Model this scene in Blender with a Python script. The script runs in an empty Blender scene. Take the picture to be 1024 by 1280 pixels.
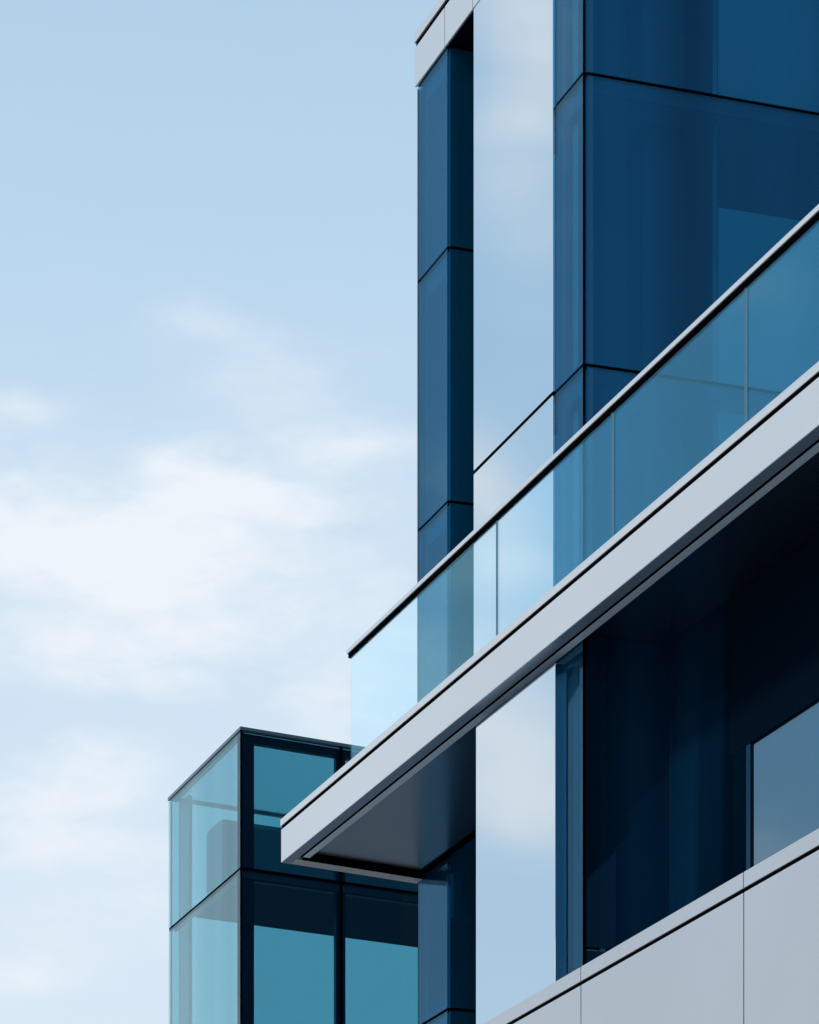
import bpy, bmesh, math
from mathutils import Vector

# ------------------------------------------------------------------ basics
S = bpy.context.scene
COL = S.collection
F = 4000.0            # focal length in photo pixels (photo is 1024 x 1280)
CX, HY = 512.0, 2251.0   # principal column and horizon row of the photo
CZ = 1.6              # eye height

class Frame:
    """Plan axes of a building: A runs towards the viewer, B runs into the building (not always square)."""
    def __init__(s, px, depth, vpa, vpb):
        s.O = Vector(((px - CX) / F * depth, depth))
        s.A = -Vector(((vpa - CX) / F, 1)).normalized()
        s.B = Vector(((vpb - CX) / F, 1)).normalized()
    def p(s, u, v):
        return s.O + s.A * u + s.B * v
    def u_at(s, px, v=0.0):
        k = (px - CX) / F
        q = s.O + s.B * v
        return (k * q.y - q.x) / (s.A.x - k * s.A.y)
    def v_at(s, px, u=0.0):
        k = (px - CX) / F
        q = s.O + s.A * u
        return (k * q.y - q.x) / (s.B.x - k * s.B.y)
    def z_at(s, py, u, v=0.0):
        return CZ + (HY - py) / F * s.p(u, v).y

# ------------------------------------------------------------------ node helpers
def new_mat(name):
    m = bpy.data.materials.new(name)
    m.use_nodes = True
    nt = m.node_tree
    nt.nodes.clear()
    out = nt.nodes.new('ShaderNodeOutputMaterial')
    return m, nt, out

def nd(nt, kind, **kw):
    n = nt.nodes.new(kind)
    for k, v in kw.items():
        setattr(n, k, v)
    return n

def mth(nt, op, a, b=None, c=None, clamp=False):
    n = nd(nt, 'ShaderNodeMath', operation=op, use_clamp=clamp)
    for i, x in enumerate((a, b, c)):
        if x is None:
            continue
        if isinstance(x, (int, float)):
            n.inputs[i].default_value = x
        else:
            nt.links.new(x, n.inputs[i])
    return n.outputs[0]

def wav(nt, scale, strength, dist, stretch=(1, 1, 1)):
    """a slow ripple of the surface (rolled glass and sheet metal are never quite flat)"""
    tc = nd(nt, 'ShaderNodeTexCoord')
    mp = nd(nt, 'ShaderNodeMapping')
    mp.inputs['Scale'].default_value = stretch
    nt.links.new(tc.outputs['Object'], mp.inputs['Vector'])
    nz = nd(nt, 'ShaderNodeTexNoise')
    nz.inputs['Scale'].default_value = scale
    nz.inputs['Detail'].default_value = 1.0
    nt.links.new(mp.outputs[0], nz.inputs['Vector'])
    bp = nd(nt, 'ShaderNodeBump')
    bp.inputs['Strength'].default_value = strength
    bp.inputs['Distance'].default_value = dist
    nt.links.new(nz.outputs['Fac'], bp.inputs['Height'])
    return bp.outputs[0]

def glass(name, through, coat, edge, r0=0.04, rough=0.0, ripple=0.0, fill=None, fs=1.0):
    """coated sheet glass: tinted see-through, a constant coat reflection, and a Schlick edge reflection"""
    m, nt, out = new_mat(name)
    L = nt.links.new
    geo = nd(nt, 'ShaderNodeNewGeometry')
    nrm = wav(nt, 0.35, ripple, 0.02, (1, 1, .5)) if ripple else None
    dot = nd(nt, 'ShaderNodeVectorMath', operation='DOT_PRODUCT')
    L(geo.outputs['Incoming'], dot.inputs[0]); L(geo.outputs['Normal'], dot.inputs[1])
    c = mth(nt, 'ABSOLUTE', dot.outputs['Value'])
    f = mth(nt, 'POWER', mth(nt, 'SUBTRACT', 1.0, c, clamp=True), 5.0)
    f = mth(nt, 'MULTIPLY_ADD', f, fs - r0, r0, clamp=True)
    tr = nd(nt, 'ShaderNodeBsdfTransparent'); tr.inputs[0].default_value = (*through, 1)
    base = tr.outputs[0]
    if coat is not None:
        g = nd(nt, 'ShaderNodeBsdfGlossy'); g.inputs[0].default_value = (*coat, 1); g.inputs['Roughness'].default_value = rough
        if nrm: L(nrm, g.inputs['Normal'])
        ad = nd(nt, 'ShaderNodeAddShader')
        L(base, ad.inputs[0]); L(g.outputs[0], ad.inputs[1])
        base = ad.outputs[0]
    if fill is not None:                     # a faint film colour, painted-in light that lifts dark panes in vertical bands
        df = nd(nt, 'ShaderNodeBsdfDiffuse')
        tc = nd(nt, 'ShaderNodeTexCoord'); mp = nd(nt, 'ShaderNodeMapping'); mp.inputs['Scale'].default_value = (1, 1, .04)
        L(tc.outputs['Object'], mp.inputs['Vector'])
        nz = nd(nt, 'ShaderNodeTexNoise'); nz.inputs['Scale'].default_value = .9; nz.inputs['Detail'].default_value = 3
        L(mp.outputs[0], nz.inputs['Vector'])
        k = nd(nt, 'ShaderNodeMapRange'); k.inputs['From Min'].default_value = .32; k.inputs['From Max'].default_value = .68
        k.inputs['To Min'].default_value = .15; k.inputs['To Max'].default_value = 1.85
        L(nz.outputs['Fac'], k.inputs['Value'])
        sc = nd(nt, 'ShaderNodeVectorMath', operation='SCALE'); sc.inputs[0].default_value = fill
        L(k.outputs[0], sc.inputs['Scale']); L(sc.outputs[0], df.inputs[0])
        ad2 = nd(nt, 'ShaderNodeAddShader')
        L(base, ad2.inputs[0]); L(df.outputs[0], ad2.inputs[1])
        base = ad2.outputs[0]
    g2 = nd(nt, 'ShaderNodeBsdfGlossy'); g2.inputs[0].default_value = (*edge, 1); g2.inputs['Roughness'].default_value = rough
    if nrm: L(nrm, g2.inputs['Normal'])
    mx = nd(nt, 'ShaderNodeMixShader')
    L(f, mx.inputs[0]); L(base, mx.inputs[1]); L(g2.outputs[0], mx.inputs[2])
    L(mx.outputs[0], out.inputs['Surface'])
    return m

def paint(name, col, rough=0.5, metal=0.0, spec=0.5, vary=0.06, ripple=0.0, vscale=0.6, grain=0.0):
    m, nt, out = new_mat(name)
    L = nt.links.new
    b = nd(nt, 'ShaderNodeBsdfPrincipled')
    b.inputs['Roughness'].default_value = rough
    b.inputs['Metallic'].default_value = metal
    b.inputs['Specular IOR Level'].default_value = spec
    tc = nd(nt, 'ShaderNodeTexCoord')
    nz = nd(nt, 'ShaderNodeTexNoise'); nz.inputs['Scale'].default_value = vscale; nz.inputs['Detail'].default_value = 4
    L(tc.outputs['Object'], nz.inputs['Vector'])
    rp = nd(nt, 'ShaderNodeValToRGB')
    rp.color_ramp.elements[0].position = .3; rp.color_ramp.elements[1].position = .7
    lo = [max(0, x * (1 - vary)) for x in col]; hi = [min(1, x * (1 + vary)) for x in col]
    rp.color_ramp.elements[0].color = (*lo, 1); rp.color_ramp.elements[1].color = (*hi, 1)
    L(nz.outputs['Fac'], rp.inputs[0]); L(rp.outputs[0], b.inputs['Base Color'])
    if grain:
        n2 = nd(nt, 'ShaderNodeTexNoise'); n2.inputs['Scale'].default_value = 3.0; n2.inputs['Detail'].default_value = 5
        L(tc.outputs['Object'], n2.inputs['Vector'])
        L(mth(nt, 'MULTIPLY_ADD', n2.outputs['Fac'], grain, rough - grain / 2), b.inputs['Roughness'])
    if ripple:
        L(wav(nt, 0.5, ripple, 0.02), b.inputs['Normal'])
    L(b.outputs[0], out.inputs['Surface'])
    return m

M = {}
M['alu'] = paint('satin_aluminium', (.735, .695, .67), .30, .6, .5, .03, .0, .25, .0)
M['alu_low'] = paint('grey_cladding', (.525, .52, .53), .34, .55, .5, .05, .0, .25, .0)
M['gap'] = paint('shadow_gap_gasket', (.0015, .0018, .0025), 1, 0, 0)
M['dark'] = paint('dark_navy_aluminium', (.010, .016, .028), .45, 0, .4)
M['lip'] = paint('slate_trim', (.26, .33, .41), .3, .4, .5)
M['strip'] = paint('grey_edge_strip', (.74, .82, .87), .3, .3, .5)
M['soffit'] = paint('soffit_panel', (.62, .67, .70), .22, 1.0, .5, .03, .05)
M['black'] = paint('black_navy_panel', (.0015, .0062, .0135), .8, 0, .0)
M['fin'] = paint('mirror_polished_panel', (.74, .785, .805), .05, 1.0, .5, .01, .06, .3)
M['trim'] = paint('bright_edge_trim', (.8, .82, .85), .3, .6, .5)
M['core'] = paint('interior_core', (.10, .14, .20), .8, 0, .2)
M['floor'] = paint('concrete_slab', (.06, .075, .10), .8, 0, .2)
M['blind'] = paint('roller_blind', (.44, .44, .43), .85, 0, .2)
M['curtain'] = paint('curtain_fabric', (.30, .32, .34), .9, 0, .1)
M['blue'] = glass('blue_coated_glass', (.34, .60, .70), (.0012, .021, .046), (.50, .75, .82), .012, 0, .12, (.001, .013, .026))
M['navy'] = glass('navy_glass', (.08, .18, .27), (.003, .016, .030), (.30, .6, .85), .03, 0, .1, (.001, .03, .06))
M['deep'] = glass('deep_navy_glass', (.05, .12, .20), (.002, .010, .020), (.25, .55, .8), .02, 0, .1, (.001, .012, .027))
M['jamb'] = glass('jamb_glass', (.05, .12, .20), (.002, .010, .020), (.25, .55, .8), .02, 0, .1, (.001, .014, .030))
M['sky_glass'] = glass('bright_coated_glass', (.10, .22, .32), (.10, .18, .22), (.7, .85, .95), .04, 0, .1)
M['rail_glass'] = glass('balustrade_glass', (.958, .968, .966), (.002, .050, .066), (.62, .86, .96), .02, 0, .1, None, .72)
M['teal'] = glass('teal_glass', (.535, .755, .805), (.002, .010, .014), (.80, .93, .97), .025, 0, .1)
M['pale_teal'] = glass('pale_teal_glass', (.66, .81, .82), (.02, .04, .045), (.90, .95, .93), .04, 0, .1, (.035, .042, .042))
M['frame'] = paint('teal_black_frame', (.008, .016, .026), .4, .2, .5)
M['cap'] = paint('annex_cap', (.12, .17, .2), .35, .4, .5)
M['ground'] = paint('paving', (.33, .34, .35), .9, 0, .2, .12, 0, .2)
M['plaster'] = paint('dark_upstand', (.10, .19, .24), .6, 0, .3)

# ------------------------------------------------------------------ object helpers
def thing(name, label, cat, loc):
    o = bpy.data.objects.new(name, None)
    COL.objects.link(o)
    o.location = loc
    o['label'] = label
    o['category'] = cat
    o.empty_display_size = .5
    return o

def root_of(o):
    while o.parent: o = o.parent
    return o

class MB:
    """collects prisms, then links them as ONE mesh object"""
    def __init__(s):
        s.bm = bmesh.new()
    def poly(s, pts, z0, z1, bevel=0.0):
        """prism over a plan polygon; z1 may be a list (sloping top)"""
        b = bmesh.new()
        lo = [b.verts.new((x, y, z0)) for x, y in pts]
        hi = [b.verts.new((x, y, z1)) for x, y in pts]
        n = len(pts)
        b.faces.new(lo); b.faces.new(hi)
        for i in range(n):
            b.faces.new((lo[i], lo[(i + 1) % n], hi[(i + 1) % n], hi[i]))
        bmesh.ops.recalc_face_normals(b, faces=b.faces)
        if bevel:
            bmesh.ops.bevel(b, geom=list(b.edges), offset=bevel, segments=2, profile=.6, affect='EDGES')
        me = bpy.data.meshes.new('tmp')
        b.to_mesh(me); b.free()
        s.bm.from_mesh(me)
        bpy.data.meshes.remove(me)
        return s
    def box(s, fr, u0, u1, v0, v1, z0, z1, bevel=0.0):
        return s.poly([fr.p(u0, v0), fr.p(u1, v0), fr.p(u1, v1), fr.p(u0, v1)], z0, z1, bevel)
    def build(s, name, mat, parent, label=None):
        me = bpy.data.meshes.new(name)
        r = root_of(parent)
        bmesh.ops.translate(s.bm, verts=s.bm.verts, vec=-Vector(r.location))
        s.bm.to_mesh(me); s.bm.free()
        me.materials.append(M[mat] if isinstance(mat, str) else mat)
        o = bpy.data.objects.new(name, me)
        COL.objects.link(o)
        o.parent = parent
        if label: o['label'] = label
        return o

def box(name, mat, parent, fr, u0, u1, v0, v1, z0, z1, bevel=0.0, label=None):
    return MB().box(fr, u0, u1, v0, v1, z0, z1, bevel).build(name, mat, parent, label)

# ------------------------------------------------------------------ plan frames
T = Frame(522, 40.0, -1060, 13000)          # the tall block
ZT = lambda y: CZ + (HY - y) / F * 40.0      # height of a row read at the tower's far edge
ZL = CZ + (HY - 1105) / F * 40.0             # underside of the balcony
DB = (ZL - CZ) * F / (HY - 1078.2)
BAL = Frame(351.4, DB, -1089, 8000)          # the balcony
ANX = Frame(301, 48.0, -1060, 8400)          # the glass annex
tp = T.p(0, 0)
d = tp - BAL.p(0, 0)
BAL.B = d.normalized()                       # its end lines up with the block's edge
VD = d.length                                # depth of the balcony
print('balcony depth', VD, 'ZL', ZL)

# ================================================================== TOWER
u1, u2, u3, u4 = T.u_at(560), T.u_at(595), T.u_at(694), T.u_at(729.5)
VE = 14.0                                    # how far the right face runs
zc0, zc1, zc2 = ZT(108.5), ZT(60), ZT(53)    # cornice: bottom, gap, top
J = [CZ + 18.97, CZ + 15.865]                # storey joints
JC = [CZ + 19.10, CZ + 15.876]
J = J + [J[1] - 3.1, J[1] - 6.2, J[1] - 9.3, J[1] - 12.4]
GZ = .019                                     # half of a joint
tower = thing('office_tower', 'tall blue glass office block with polished metal fin and grey metal balcony', 'building', (*T.p(u4 / 2, 4), 0))

def storeys(top, bottom, joints):
    zs = [top] + [j for j in joints if bottom + .2 < j < top - .2] + [bottom]
    return [(zs[i + 1] + (GZ if i < len(zs) - 2 else 0), zs[i] - (GZ if i else 0)) for i in range(len(zs) - 1)]

PT = .03                                     # pane thickness
def pane_a(fr, ua, ub, v, z0, z1, mat, parent, rim=.10, lit=None):
    """pane on the left-facing side with its rim behind"""
    w = box('window', mat, parent, fr, ua, ub, v, v + PT, z0, z1)
    m = MB()
    d0, d1 = v + .07, v + .12
    m.box(fr, ua, ua + rim, d0, d1, z0, z1); m.box(fr, ub - rim, ub, d0, d1, z0, z1)
    m.box(fr, ua + rim, ub - rim, d0, d1, z0, z0 + .09); m.box(fr, ua + rim, ub - rim, d0, d1, z1 - .22, z1)
    m.build('window_frame', 'core', w)
    if lit:
        box('window_blind', 'blind', w, fr, lit[0], lit[1], v + .16, v + .175, z0 + .02, z1 - .24)
    return w
def pane_b(fr, va, vb, u, z0, z1, mat, parent, rim=.10):
    """pane on the right-facing side"""
    w = box('window', mat, parent, fr, u - PT, u, va, vb, z0, z1)
    m = MB()
    m.box(fr, u - .12, u - .07, va, va + rim, z0, z1); m.box(fr, u - .12, u - .07, vb - rim, vb, z0, z1)
    m.box(fr, u - .12, u - .07, va + rim, vb - rim, z1 - .14, z1)
    m.build('window_frame', 'dark', w)
    return w

# far pier (left of the slot), its slot return, and its end face
BK = 9.0
for z0, z1 in storeys(zc0 - .02, 0.0, J):
    pane_a(T, .025, u1 - .02, 0, z0, z1, 'blue', tower, .12, (T.u_at(525.5, .16), T.u_at(537, .16)))
    pane_b(T, .03, 3.0, u1, z0, z1, 'navy', tower)
    w = box('window', 'blue', tower, T, 0, PT, .03, BK, z0, z1)
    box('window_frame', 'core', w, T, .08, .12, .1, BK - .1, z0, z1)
# posts inside the pier, floors
pm = MB()
pm.box(T, .45, .52, .18, .26, 0, zc0 - .05).box(T, u1 - .5, u1 - .38, .55, .75, 0, zc0 - .05)
pm.box(T, .036, .10, .036, .16, 0, zc0 - .05)
pm.build('inner_post', 'dark', tower)
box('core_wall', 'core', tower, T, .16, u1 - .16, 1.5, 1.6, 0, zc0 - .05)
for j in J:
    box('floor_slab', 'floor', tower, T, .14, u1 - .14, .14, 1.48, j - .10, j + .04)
# slot: back glass
for z0, z1 in storeys(zc0 - .02, 0.0, J):
    box('window', 'navy', tower, T, u1 + .01, u2 + 3.0, 3.02, 3.05, z0, z1)
box('core_wall', 'dark', tower, T, u1 - .1, u2 + 3.2, 3.25, 3.4, 0, zc0 - .05)
# bright corner trims
box('corner_trim', 'trim', tower, T, -.006, .008, -.006, .008, ZL + .6, zc0 - .03)
# joint gaskets
gk = MB()
for j in J:
    gk.box(T, .02, u1 - .02, .012, .06, j - GZ, j + GZ)
    gk.box(T, u1 - .06, u1 - .012, .06, 3.0, j - GZ, j + GZ)
    gk.box(T, .012, .06, .06, BK, j - GZ, j + GZ)
gk.box(T, .003, .024, .003, .029, 0, zc0 - .05)
gk.build('gasket', 'gap', tower)

# fin above the balcony
FT = .16
zdeck = ZL + .52
fpan = [(J[1] + .022, zc0 - .02), (zdeck - .3, J[1] - .022)]
for z0, z1 in fpan:
    box('fin_panel', 'fin', tower, T, u2, u3, -.03, FT, z0, z1, .006)
box('gasket', 'gap', tower, T, u2 + .02, u3 - .02, 0, FT - .02, J[1] - .022, J[1] + .022)
box('fin_return', 'dark', tower, T, u2 + .01, u2 + .08, FT + .002, 3.0, zdeck - .3, zc0 - .05)

# near corner: narrow pane on the left side, wide panes on the right side
for z0, z1 in storeys(zc0 - .02, zdeck - .3, JC):
    pane_a(T, u3 + .012, u4 - .02, .0, z0, z1, 'blue', tower, .12, (T.u_at(705, .16), T.u_at(722, .16)))
    pane_b(T, .04, VE, u4, z0, z1, 'blue', tower, .12)
gk = MB()
for j in JC:
    gk.box(T, u3 + .012, u4 - .02, .012, .06, j - GZ, j + GZ)
    gk.box(T, u4 - .06, u4 - .012, .06, VE, j - GZ, j + GZ)
gk.box(T, u4 - .021, u4 - .003, .003, .021, zdeck - .3, zc0 - .05)
gk.build('gasket', 'gap', tower)
# inside the near corner
v911 = T.v_at(911, u4)
v820 = T.v_at(820, u4 - .8)
for j in JC:
    box('floor_slab', 'floor', tower, T, u2 + .3, u4 - .14, .14, VE, j - .12, j + .05)
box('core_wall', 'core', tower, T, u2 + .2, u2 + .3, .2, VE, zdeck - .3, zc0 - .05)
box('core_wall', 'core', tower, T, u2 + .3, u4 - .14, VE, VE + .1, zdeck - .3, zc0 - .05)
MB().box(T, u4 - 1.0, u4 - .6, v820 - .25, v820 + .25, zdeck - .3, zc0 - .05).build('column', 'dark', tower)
zs = [zc0] + JC + [zdeck - .3]
for i in range(3):
    hi, lo = zs[i] - .16, zs[i + 1] + .06
    c = MB()
    n = 26
    a, b = v820 + .5, v911 - .02
    pts = []
    for k in range(n + 1):
        pts.append(T.p(u4 - .30 + .035 * math.sin(k * 1.9) + .015 * math.sin(k * 4.1), a + (b - a) * k / n))
    pts += [q - T.A * .02 for q in reversed(pts)]
    c.poly(pts, lo, hi)
    c.build('curtain', 'curtain', tower)
    m = MB()
    m.box(T, u4 - .26, u4 - .25, v911, VE - .2, lo, hi - (.95 if i == 1 else .02))
    m.build('roller_blind', 'blind', tower)

# cornice
VC = VE
cp = MB()
def corn(mb, z0, z1, off, ua=None, ub=None, bev=.008):
    ua = -off if ua is None else ua
    ub = u4 + off if ub is None else ub
    mb.box(T, ua, ub, -off, 0, z0, z1, bev)
cuts = [0 - .02, T.u_at(558.5), T.u_at(593.5)]
step = cuts[2] - cuts[1]
while cuts[-1] + step < u4:
    cuts.append(cuts[-1] + step)
cuts[-1] = u4 + .03
corn_o = box('cornice', 'black', tower, T, 0, u4, .002, VE, zc0 + .004, zc2 - .02)
box('gap_strip', 'gap', corn_o, T, -.012, u4 + .012, -.012, VE, zc1, zc1 + .07)
box('cornice_cap', 'alu', corn_o, T, -.035, u4 + .035, -.035, VE, zc1 + .07, zc2 + .12, .006)
for i in range(len(cuts) - 1):
    corn(m := MB(), zc0, zc1, .03, cuts[i] + (.012 if i else 0), cuts[i + 1] - .012)
    m.build('cornice_panel', 'alu', corn_o)
nv = 5
for i in range(nv):
    a, b = .27 + (VE - .27) * i / nv, .27 + (VE - .27) * (i + 1) / nv
    box('cornice_panel', 'alu', corn_o, T, u4 - .2, u4 + .03, a + .012, b - .012, zc0, zc1, .008)
    box('cornice_panel', 'alu', corn_o, T, -.02, .2, a + .012, b - .012, zc0, zc1, .008)
MB().poly([T.p(.05, BK), T.p(u4, VE - .05), T.p(u4, VE + .2), T.p(.05, VE + .2)], 0, zc0).build('back_wall', 'core', tower)

# ================================================================== BALCONY (part of the tower)
UR = BAL.u_at(1500)                          # right end, out of frame
lipw, grw, stw = .136, .05, .09
z_ft, z_g, z_ct = [BAL.z_at(y, 0) for y in (1037.3, 1035.0, 1024.1)]
z_gr = z_ft + .046
zs_ = ZL + .075                              # soffit level
poly = [BAL.p(0, .28), BAL.p(UR, .28), BAL.p(UR, .28) + BAL.B * 9, T.p(u4 + .005, VE - 3), T.p(u4 + .005, -.005), T.p(0, -.005)]
deck_poly = [BAL.p(.31, .29), BAL.p(UR, .29), BAL.p(UR, .29) + BAL.B * 9, T.p(u4 + .005, VE - 3), T.p(u4 + .005, -.006), BAL.p(.31, VD - .04)]
balc = MB().poly(deck_poly, zs_, z_ct - .06).build('balcony', 'soffit', tower)
# fascia and cap, end lip, groove strips
box('fascia', 'alu', balc, BAL, 0, UR, 0, lipw, ZL, z_ft, .006)
box('fascia', 'alu', balc, BAL, 0, .20, lipw + .002, VD - .01, ZL, z_ft, .006)
box('cap', 'alu', balc, BAL, -.02, UR, -.004, .45, z_gr, z_ct, .006)
box('cap', 'alu', balc, BAL, -.02, .3, .452, VD - .01, z_gr, z_ct, .006)
box('gap_strip', 'gap', balc, BAL, .006, UR, .008, lipw + .1, z_ft, z_gr)
box('gap_strip', 'gap', balc, BAL, .02, .28, lipw + .102, VD - .02, z_ft, z_gr)
box('lip_trim', 'lip', balc, BAL, .003, UR, .004, lipw - .004, ZL - .004, ZL - .0005)
box('gap_strip', 'gap', balc, BAL, .20, UR, lipw + .002, .29, zs_ + .02, z_ft - .01)
box('gap_strip', 'gap', balc, BAL, .20, .31, .29, VD - .02, zs_ + .02, z_ft - .01)
box('gap_strip', 'gap', balc, BAL, .2005, .215, lipw + .08, VD - .02, ZL + .004, zs_ + .019)
box('gap_strip', 'gap', balc, BAL, .25, UR, lipw + grw - .006, lipw + grw - .001, ZL + .013, zs_ + .019)
box('edge_strip', 'strip', balc, BAL, .30, UR, lipw + grw, lipw + grw + stw, ZL + .01, zs_ + .02, .003)
# dark joint where the soffit meets the block
box('gap_strip', 'gap', balc, T, .0, u2 + .4, -.07, -.008, zs_ - .03, zs_ - .001)

# ================================================================== LOWER BAY (part of the tower)
vb = .29                                     # glass line of the bay, behind the fascia
vf = .15
uf0, uf1 = BAL.u_at(595, vf), BAL.u_at(694, vf)
zft = BAL.z_at(907.7, uf0, vf)
box('fin_panel', 'fin', tower, BAL, uf0, uf1, vf, vb - .004, 0, zft, .006)
uc = BAL.u_at(729.5, vb)
LB = Frame(729.5, BAL.p(uc, vb).y, -1089, 13000)
vin = LB.v_at(836, 0)
LBu = lambda px, v=0: LB.u_at(px, v)
ul = -(uc - uf0) - .2
ztop = zs_ - .004
# left glass beside the fin, corner return, recessed wall
w = box('window', 'blue', tower, LB, ul, -.02, 0, PT, 0, ztop)
m = MB().box(LB, ul, -.02, .2, .24, 0, ztop)
m.build('window_frame', 'core', w)
box('window_blind', 'blind', w, LB, LB.u_at(706, .16), LB.u_at(723, .16), .14, .155, 0, ztop - .1)
for za, zb in ((ztop - 3.1 + .02, ztop), (0, ztop - 3.1 - .02)):
    w = box('window', 'deep', tower, LB, -PT, 0, .035, vin - .005, za, zb)
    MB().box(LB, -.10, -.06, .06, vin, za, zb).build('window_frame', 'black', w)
box('corner_trim', 'gap', tower, LB, -.012, .003, -.003, .03, 0, ztop)
# left side of the bay
box('side_wall', 'dark', tower, LB, ul - .06, ul, -.0, 4.2, 0, ztop)
# recessed wall with its big window
uw0 = LB.u_at(940.5, vin)
uw1 = LB.u_at(1500, vin)
zh = CZ + (HY - 928) / F * LB.p(uw0, vin).y
us = LB.u_at(912, vin)
box('wall_panel', 'deep', tower, LB, .002, us, vin, vin + PT, 0, ztop)
box('wall_panel', 'jamb', tower, LB, us + .01, uw0 - .03, vin - .004, vin + PT, 0, zh - .0)
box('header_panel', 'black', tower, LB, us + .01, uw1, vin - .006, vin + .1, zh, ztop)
w = box('window', 'sky_glass', tower, LB, uw0, uw1, vin + .012, vin + .012 + PT, 0, zh - .02)
m = MB().box(LB, uw0 - .03, uw0, vin + .006, vin + .06, 0, zh)
m.box(LB, uw0, uw1, vin + .006, vin + .06, zh - .02, zh + .0)
m.build('window_frame', 'black', w)
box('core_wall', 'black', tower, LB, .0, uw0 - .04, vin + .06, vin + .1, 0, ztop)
box('core_wall', 'core', tower, LB, .0, uw1, vin + .9, vin + 1.0, 0, ztop)
box('core_wall', 'dark', tower, LB, -.9, -.8, vin * .3, vin + .9, 0, ztop)

# ================================================================== BALUSTRADE
vg = .16
ug = BAL.u_at(439.5, vg)
zb = z_ct + .002
zr = BAL.z_at(818.0, BAL.u_at(437, vg), vg)   # underside of the light rail face at its end
rail = thing('glass_balustrade', 'frameless clear glass balustrade with slim metal handrail along the balcony edge', 'balustrade', (*BAL.p((ug + UR) / 2, vg), zb))
cuts = [ug] + [BAL.u_at(x, vg) for x in (621.5, 766, 932.5)]
cuts.append(cuts[-1] + (cuts[-1] - cuts[-2]))
cuts.append(UR)
ptop = zr - .04
for i in range(len(cuts) - 1):
    box('glass_panel', 'rail_glass', rail, BAL, cuts[i] + (.006 if i else 0), cuts[i + 1] - .006, vg - .009, vg + .009, zb, ptop)
ur0 = BAL.u_at(436.5, vg)
box('handrail', 'alu', rail, BAL, ur0, UR, vg - .035, vg + .035, zr, zr + .05, .006)
box('rail_channel', 'gap', rail, BAL, ur0 + .02, UR, vg - .02, vg + .02, zr - .05, zr - .002)
for q in cuts[1:-1]:
    box('joint_strip', 'cap', rail, BAL, q - .003, q + .003, vg - .012, vg + .012, zb, ptop)

# ================================================================== PARAPET WALL below
PAR = Frame(607, BAL.p(BAL.u_at(607, 0), 0).y - 1.0, -1064, 13000)
up0, up1 = PAR.u_at(480), PAR.u_at(1500)
zp = PAR.z_at(1278, 0)
zpb = PAR.z_at(1295.0, 0)
zpp = PAR.z_at(1299.4, 0)
par = thing('parapet_wall', 'low grey metal clad parapet wall with black shadow joint in front of the recessed window', 'wall', (*PAR.p((up0 + up1) / 2, 0), 0))
joints = [up0, PAR.u_at(726), PAR.u_at(929.5)]
joints.append(joints[-1] + joints[-1] - joints[-2])
joints[-1] = min(joints[-1], up1)
if joints[-1] < up1: joints.append(up1)
for i in range(len(joints) - 1):
    a, b = joints[i] + (.010 if i else 0), joints[i + 1] - .010
    box('coping', 'alu_low', par, PAR, a, b, -.002, .34, zpb, zp, .006)
    box('wall_panel', 'alu_low', par, PAR, a, b, 0, .12, 0, zpp, .006)
box('backing', 'gap', par, PAR, up0 + .02, up1, .008, .30, 0, zpb - .002)

# ================================================================== GLASS ANNEX
ax0 = -(ANX.u_at(301) - ANX.u_at(210.5))      # far left end along A (negative u)
bx1 = 9.0
zt = ANX.z_at(909, 0)
za = ANX.z_at(1085, 0)
ps = zt - za
anx = thing('glass_annex', 'small teal glass box block with dark frames behind the balcony end', 'building', (*ANX.p(ax0 / 2, bx1 / 2), 0))
lv = [zt - .04, za, za - ps * 1.2]

mull = [0, ANX.v_at(427, 0)]
bay = mull[1]
while mull[-1] + bay < bx1: mull.append(mull[-1] + bay)
mull[-1] = bx1
amull = ax0
L_ = -ax0
for i in range(len(lv) - 1):
    z1, z0 = lv[i] - .02, lv[i + 1] + .02
    for k in range(len(mull) - 1):
        a, b = mull[k] + .02, mull[k + 1] - .02
        w = box('window', 'teal', anx, ANX, -PT, 0, a, b, z0, z1)
        f = MB()
        r = .22
        f.box(ANX, -.16, -.06, a - .02, a + (r if k == 0 else .07), z0, z1).box(ANX, -.16, -.06, b - .05, b + .02, z0, z1)
        f.box(ANX, -.16, -.06, a + (r if k == 0 else .07), b - .05, z1 - .13, z1)
        f.build('window_frame', 'frame', w)
    w = box('window', 'pale_teal', anx, ANX, ax0 + .02, -.03, 0, PT, z0, z1)
    f = MB().box(ANX, ax0, ax0 + .03, .035, .06, z0, z1)
    f.box(ANX, ax0 + .2, -.2, .04, .08, z1 - .05, z1)
    f.build('window_frame', 'frame', w)
box('window', 'teal', anx, ANX, ax0, ax0 + PT, .04, bx1 - .04, lv[-1], zt - .05)
box('window', 'teal', anx, ANX, ax0 + .02, -.03, bx1 - PT, bx1, lv[-1], zt - .05)
# slabs at the storey lines (none over the top storey)
for z in lv[1:]:
    box('floor_slab', 'floor', anx, ANX, -2.4, -.05, .05, bx1 - .05, z - .12, z + .0)
g = MB()
for z in lv[1:-1]:
    g.box(ANX, -.045, -.01, .01, bx1, z - .022, z + .022).box(ANX, ax0 + .01, -.046, .01, .045, z - .022, z + .022)
g.box(ANX, -.02, .004, -.004, .02, lv[-1], zt - .04)
for q in mull[1:-1]:
    g.box(ANX, -.05, -.002, q - .02, q + .02, lv[-1], zt - .04)
g.build('gasket', 'gap', anx)
c = MB().box(ANX, -.10, .012, -.012, bx1, zt - .04, zt + .01, .004)
c.box(ANX, ax0, -.102, -.012, .10, zt - .04, zt + .01, .004)
c.box(ANX, ax0, ax0 + .10, .102, bx1, zt - .04, zt + .01, .004)
c.build('roof_frame', 'cap', anx)
b_ = MB()
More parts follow.
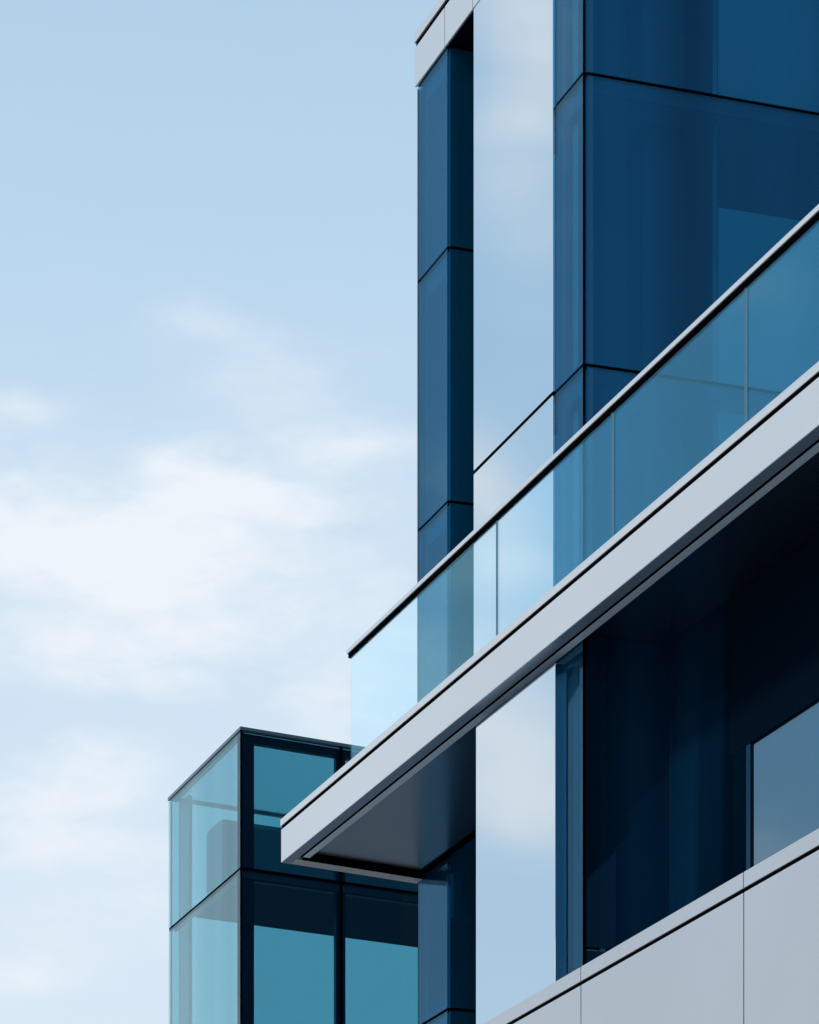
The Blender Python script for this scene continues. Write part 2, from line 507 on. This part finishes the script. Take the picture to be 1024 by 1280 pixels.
b_.box(ANX, ANX.u_at(223.5, .2), ANX.u_at(236, .2), .2, .26, lv[-1], zt - .05)
b_.build('inner_post', 'cap', anx)
# dark upstand standing on the top slab
vu0 = .14
uu, uv = ANX.u_at(256, .1), ANX.u_at(276, .1)
print('upstand', uu, uv, ax0)
box('upstand', 'plaster', anx, ANX, uu, uv, .1, bx1 - .4, za + .002, ANX.z_at(1021, uv, .1), .10)
# unseen base; its metal cladding is added to brighten the balcony soffit's reflection
base = box('base', 'gap', anx, ANX, ax0 + .03, -.03, .03, bx1 - .03, 0, lv[-1] - .03)
hb = (lv[-1] - .06) / 4
for i in range(4):
    for k in range(len(mull) - 1):
        box('reflector_panel', 'alu_low', base, ANX, -.028, 0, mull[k] + .012, mull[k + 1] - .012, i * hb + .012, (i + 1) * hb - .012)
    box('reflector_panel', 'alu_low', base, ANX, ax0 + .02, -.012, 0, .028, i * hb + .012, (i + 1) * hb - .012)
box('roof_pane', 'teal', anx, ANX, ax0 + .102, -.104, .102, bx1 - .03, zt - .03, zt - .005)

# ================================================================== GROUND
me = bpy.data.meshes.new('ground')
R = 3000
me.from_pydata([(-R, -R, 0), (R, -R, 0), (R, R, 0), (-R, R, 0)], [], [(0, 1, 2, 3)])
me.materials.append(M['ground'])
go = bpy.data.objects.new('ground', me)
go['kind'] = 'structure'
COL.objects.link(go)

# ================================================================== SKY
SUN_EL, SUN_AZ = math.radians(42), math.radians(-112)     # azimuth from +Y towards +X
W = bpy.data.worlds.new('World')
S.world = W
W.use_nodes = True
nt = W.node_tree
nt.nodes.clear()
L = nt.links.new
wo = nd(nt, 'ShaderNodeOutputWorld')
bg = nd(nt, 'ShaderNodeBackground')
bg.inputs['Strength'].default_value = .1
sky = nd(nt, 'ShaderNodeTexSky', sky_type='NISHITA')
sky.sun_disc = False
sky.sun_elevation = SUN_EL
sky.sun_rotation = SUN_AZ
sky.air_density = 1.0
sky.dust_density = 1.0
sky.ozone_density = 1.5
tc = nd(nt, 'ShaderNodeTexCoord')
sp = nd(nt, 'ShaderNodeSeparateXYZ')
L(tc.outputs['Generated'], sp.inputs[0])
x, y, z = sp.outputs
DEG = 180 / math.pi
az = mth(nt, 'MULTIPLY', mth(nt, 'ARCTAN2', x, y), DEG)
el = mth(nt, 'MULTIPLY', mth(nt, 'ARCSINE', z), DEG)
def noise(sx, sy, scale, detail, off, rough=.55, dist=0.0):
    cb = nd(nt, 'ShaderNodeCombineXYZ')
    L(mth(nt, 'MULTIPLY', az, sx), cb.inputs[0]); L(mth(nt, 'MULTIPLY', el, sy), cb.inputs[1])
    cb.inputs[2].default_value = off
    n = nd(nt, 'ShaderNodeTexNoise')
    n.inputs['Scale'].default_value = scale; n.inputs['Detail'].default_value = detail
    n.inputs['Roughness'].default_value = rough; n.inputs['Distortion'].default_value = dist
    L(cb.outputs[0], n.inputs['Vector'])
    return n.outputs['Fac']
n1 = noise(.16, .34, 1.0, 4, 3.1)
n2 = noise(.2, .42, 1.0, 4, 17.7)
n3 = noise(.40, .95, 1.3, 6, 8.3, .5, .5)
waz = mth(nt, 'MULTIPLY_ADD', mth(nt, 'SUBTRACT', n1, .5), 3.2, az)
wel = mth(nt, 'MULTIPLY_ADD', mth(nt, 'SUBTRACT', n2, .5), 2.2, el)
def ang(px, py):
    k = (px - CX) / F
    return math.degrees(math.atan(k)), math.degrees(math.atan((HY - py) / F / math.sqrt(1 + k * k)))
PD = 1 / 75.0                                  # degrees per photo pixel
blobs = []
def blob(px, py, rx, ry, amp, mirror=None):
    a, e = ang(px, py)
    if mirror is not None: a = 2 * mirror - a
    blobs.append((a, e, rx * PD, ry * PD, amp))
for b in ((30, 615, 80, 30, .8), (60, 680, 110, 30, .85), (150, 712, 150, 28, .95), (255, 590, 50, 26, .6), (300, 622, 90, 20, .7), (235, 665, 70, 26, .85), (385, 618, 60, 16, .45),
          (290, 440, 60, 24, .18), (330, 482, 80, 30, .28), (390, 525, 70, 24, .3), (440, 552, 75, 20, .65), (245, 415, 60, 20, .4), (120, 975, 80, 26, .8), (40, 1010, 80, 30, .7), (110, 1060, 130, 24, .7),
          (35, 503, 45, 18, .7), (430, 880, 70, 50, .65), (60, 800, 120, 30, .55), (110, 845, 130, 24, .5), (20, 1205, 90, 32, .8), (250, 775, 120, 24, .45), (480, 760, 90, 60, .35), (150, 1140, 170, 34, .45), (110, 700, 270, 140, .38), (380, 640, 200, 100, .32), (200, 1020, 220, 120, .2)):
    blob(*b)
MA = math.degrees(math.atan((-1060 - CX) / F))
for b in ((675, 90, 75, 175, 1.15), (610, 600, 60, 50, 1.1), (645, 925, 130, 85, 1.2), (690, 1010, 40, 45, .8), (560, 840, 80, 40, 1.1), (600, 720, 60, 30, .8), (640, 700, 50, 50, .7), (985, 350, 80, 30, .8), (900, 380, 70, 20, .3), (985, 1075, 120, 50, 1.1)):
    blob(*b, mirror=MA)
tot = None
for a, e, rx, ry, amp in blobs:
    dx = mth(nt, 'MULTIPLY', mth(nt, 'SUBTRACT', waz, a), 1 / rx)
    dy = mth(nt, 'MULTIPLY', mth(nt, 'SUBTRACT', wel, e), 1 / ry)
    q = mth(nt, 'MULTIPLY_ADD', dx, dx, mth(nt, 'MULTIPLY', dy, dy))
    g = mth(nt, 'MULTIPLY', mth(nt, 'EXPONENT', mth(nt, 'MULTIPLY', q, -.6)), amp)
    tot = g if tot is None else mth(nt, 'ADD', tot, g)
wisp = mth(nt, 'MULTIPLY', mth(nt, 'SUBTRACT', n3, .5), 1.1)
n4 = noise(1.1, 2.6, 1.2, 5, 31.3, .55, .4)
wisp = mth(nt, 'MULTIPLY_ADD', mth(nt, 'SUBTRACT', n4, .5), .75, wisp)
cl = mth(nt, 'ADD', mth(nt, 'MULTIPLY', tot, mth(nt, 'ADD', 1.0, wisp)), mth(nt, 'MULTIPLY', wisp, .12))
sm = nd(nt, 'ShaderNodeMapRange', interpolation_type='SMOOTHSTEP')
sm.inputs['From Min'].default_value = -.12; sm.inputs['From Max'].default_value = 1.6
sm.inputs['To Min'].default_value = 0; sm.inputs['To Max'].default_value = 1
L(cl, sm.inputs['Value'])
# a thin even veil that thickens towards the horizon, then the clouds
veil = nd(nt, 'ShaderNodeMapRange')
veil.inputs['From Min'].default_value = 10; veil.inputs['From Max'].default_value = 34
veil.inputs['To Min'].default_value = .80; veil.inputs['To Max'].default_value = .42
L(el, veil.inputs['Value'])
mx = nd(nt, 'ShaderNodeMix', data_type='RGBA')
L(veil.outputs[0], mx.inputs['Factor']); L(sky.outputs[0], mx.inputs['A'])
hz = nd(nt, 'ShaderNodeValToRGB')
hz.color_ramp.elements[0].position = 0; hz.color_ramp.elements[1].position = 1
hz.color_ramp.elements[0].color = (.885, .96, 1.03, 1); hz.color_ramp.elements[1].color = (.74, 1.12, 1.40, 1)
L(mth(nt, 'MULTIPLY_ADD', el, 1 / 24, -10 / 24, clamp=True), hz.inputs[0])
hs = nd(nt, 'ShaderNodeVectorMath', operation='SCALE'); hs.inputs['Scale'].default_value = 10.0
L(hz.outputs[0], hs.inputs[0]); L(hs.outputs[0], mx.inputs['B'])
def gauss(a0, e0, ra, re):
    dx = mth(nt, 'MULTIPLY', mth(nt, 'SUBTRACT', waz, a0), 1 / ra)
    dy = mth(nt, 'MULTIPLY', mth(nt, 'SUBTRACT', wel, e0), 1 / re)
    return mth(nt, 'EXPONENT', mth(nt, 'MULTIPLY', mth(nt, 'MULTIPLY_ADD', dx, dx, mth(nt, 'MULTIPLY', dy, dy)), -.6))
# a clearer, deeper blue break in the veil off to the left
brk = nd(nt, 'ShaderNodeMix', data_type='RGBA', blend_type='MULTIPLY')
L(gauss(-47, 17, 14, 13), brk.inputs['Factor']); L(mx.outputs['Result'], brk.inputs['A'])
brk.inputs['B'].default_value = (.75, .87, .95, 1)
mx2 = nd(nt, 'ShaderNodeMix', data_type='RGBA')
L(mth(nt, 'MULTIPLY', sm.outputs[0], .85), mx2.inputs['Factor']); L(brk.outputs['Result'], mx2.inputs['A'])
mx2.inputs['B'].default_value = (9.0, 9.35, 9.85, 1)
L(mx2.outputs['Result'], bg.inputs['Color'])
L(bg.outputs[0], wo.inputs['Surface'])
W.cycles.sampling_method = 'MANUAL'
W.cycles.sample_map_resolution = 1024

sd = Vector((math.sin(SUN_AZ) * math.cos(SUN_EL), math.cos(SUN_AZ) * math.cos(SUN_EL), math.sin(SUN_EL)))
sl_ = bpy.data.lights.new('sun', 'SUN')
sl_.energy = 2.0
sl_.angle = math.radians(6)
sl_.color = (1.0, .95, .89)
so = bpy.data.objects.new('sun', sl_)
so.rotation_euler = sd.to_track_quat('Z', 'Y').to_euler()
so.location = (-20, -20, 40)
COL.objects.link(so)

# ================================================================== CAMERA
cd = bpy.data.cameras.new('camera')
cd.sensor_fit = 'HORIZONTAL'
cd.sensor_width = 36
cd.lens = 36 * F / 1024
cd.shift_y = (HY - 640) / 1024
cd.clip_end = 6000
co = bpy.data.objects.new('camera', cd)
co.location = (0, 0, CZ)
co.rotation_euler = (math.pi / 2, 0, 0)
COL.objects.link(co)
S.camera = co

S.view_settings.view_transform = 'Standard'
S.view_settings.look = 'None'
S.view_settings.exposure = 0
S.view_settings.gamma = 1
S.cycles.max_bounces = 12
S.cycles.glossy_bounces = 6
S.cycles.diffuse_bounces = 3
S.cycles.transparent_max_bounces = 24
S.cycles.use_denoising = True
S.cycles.sample_clamp_indirect = 4
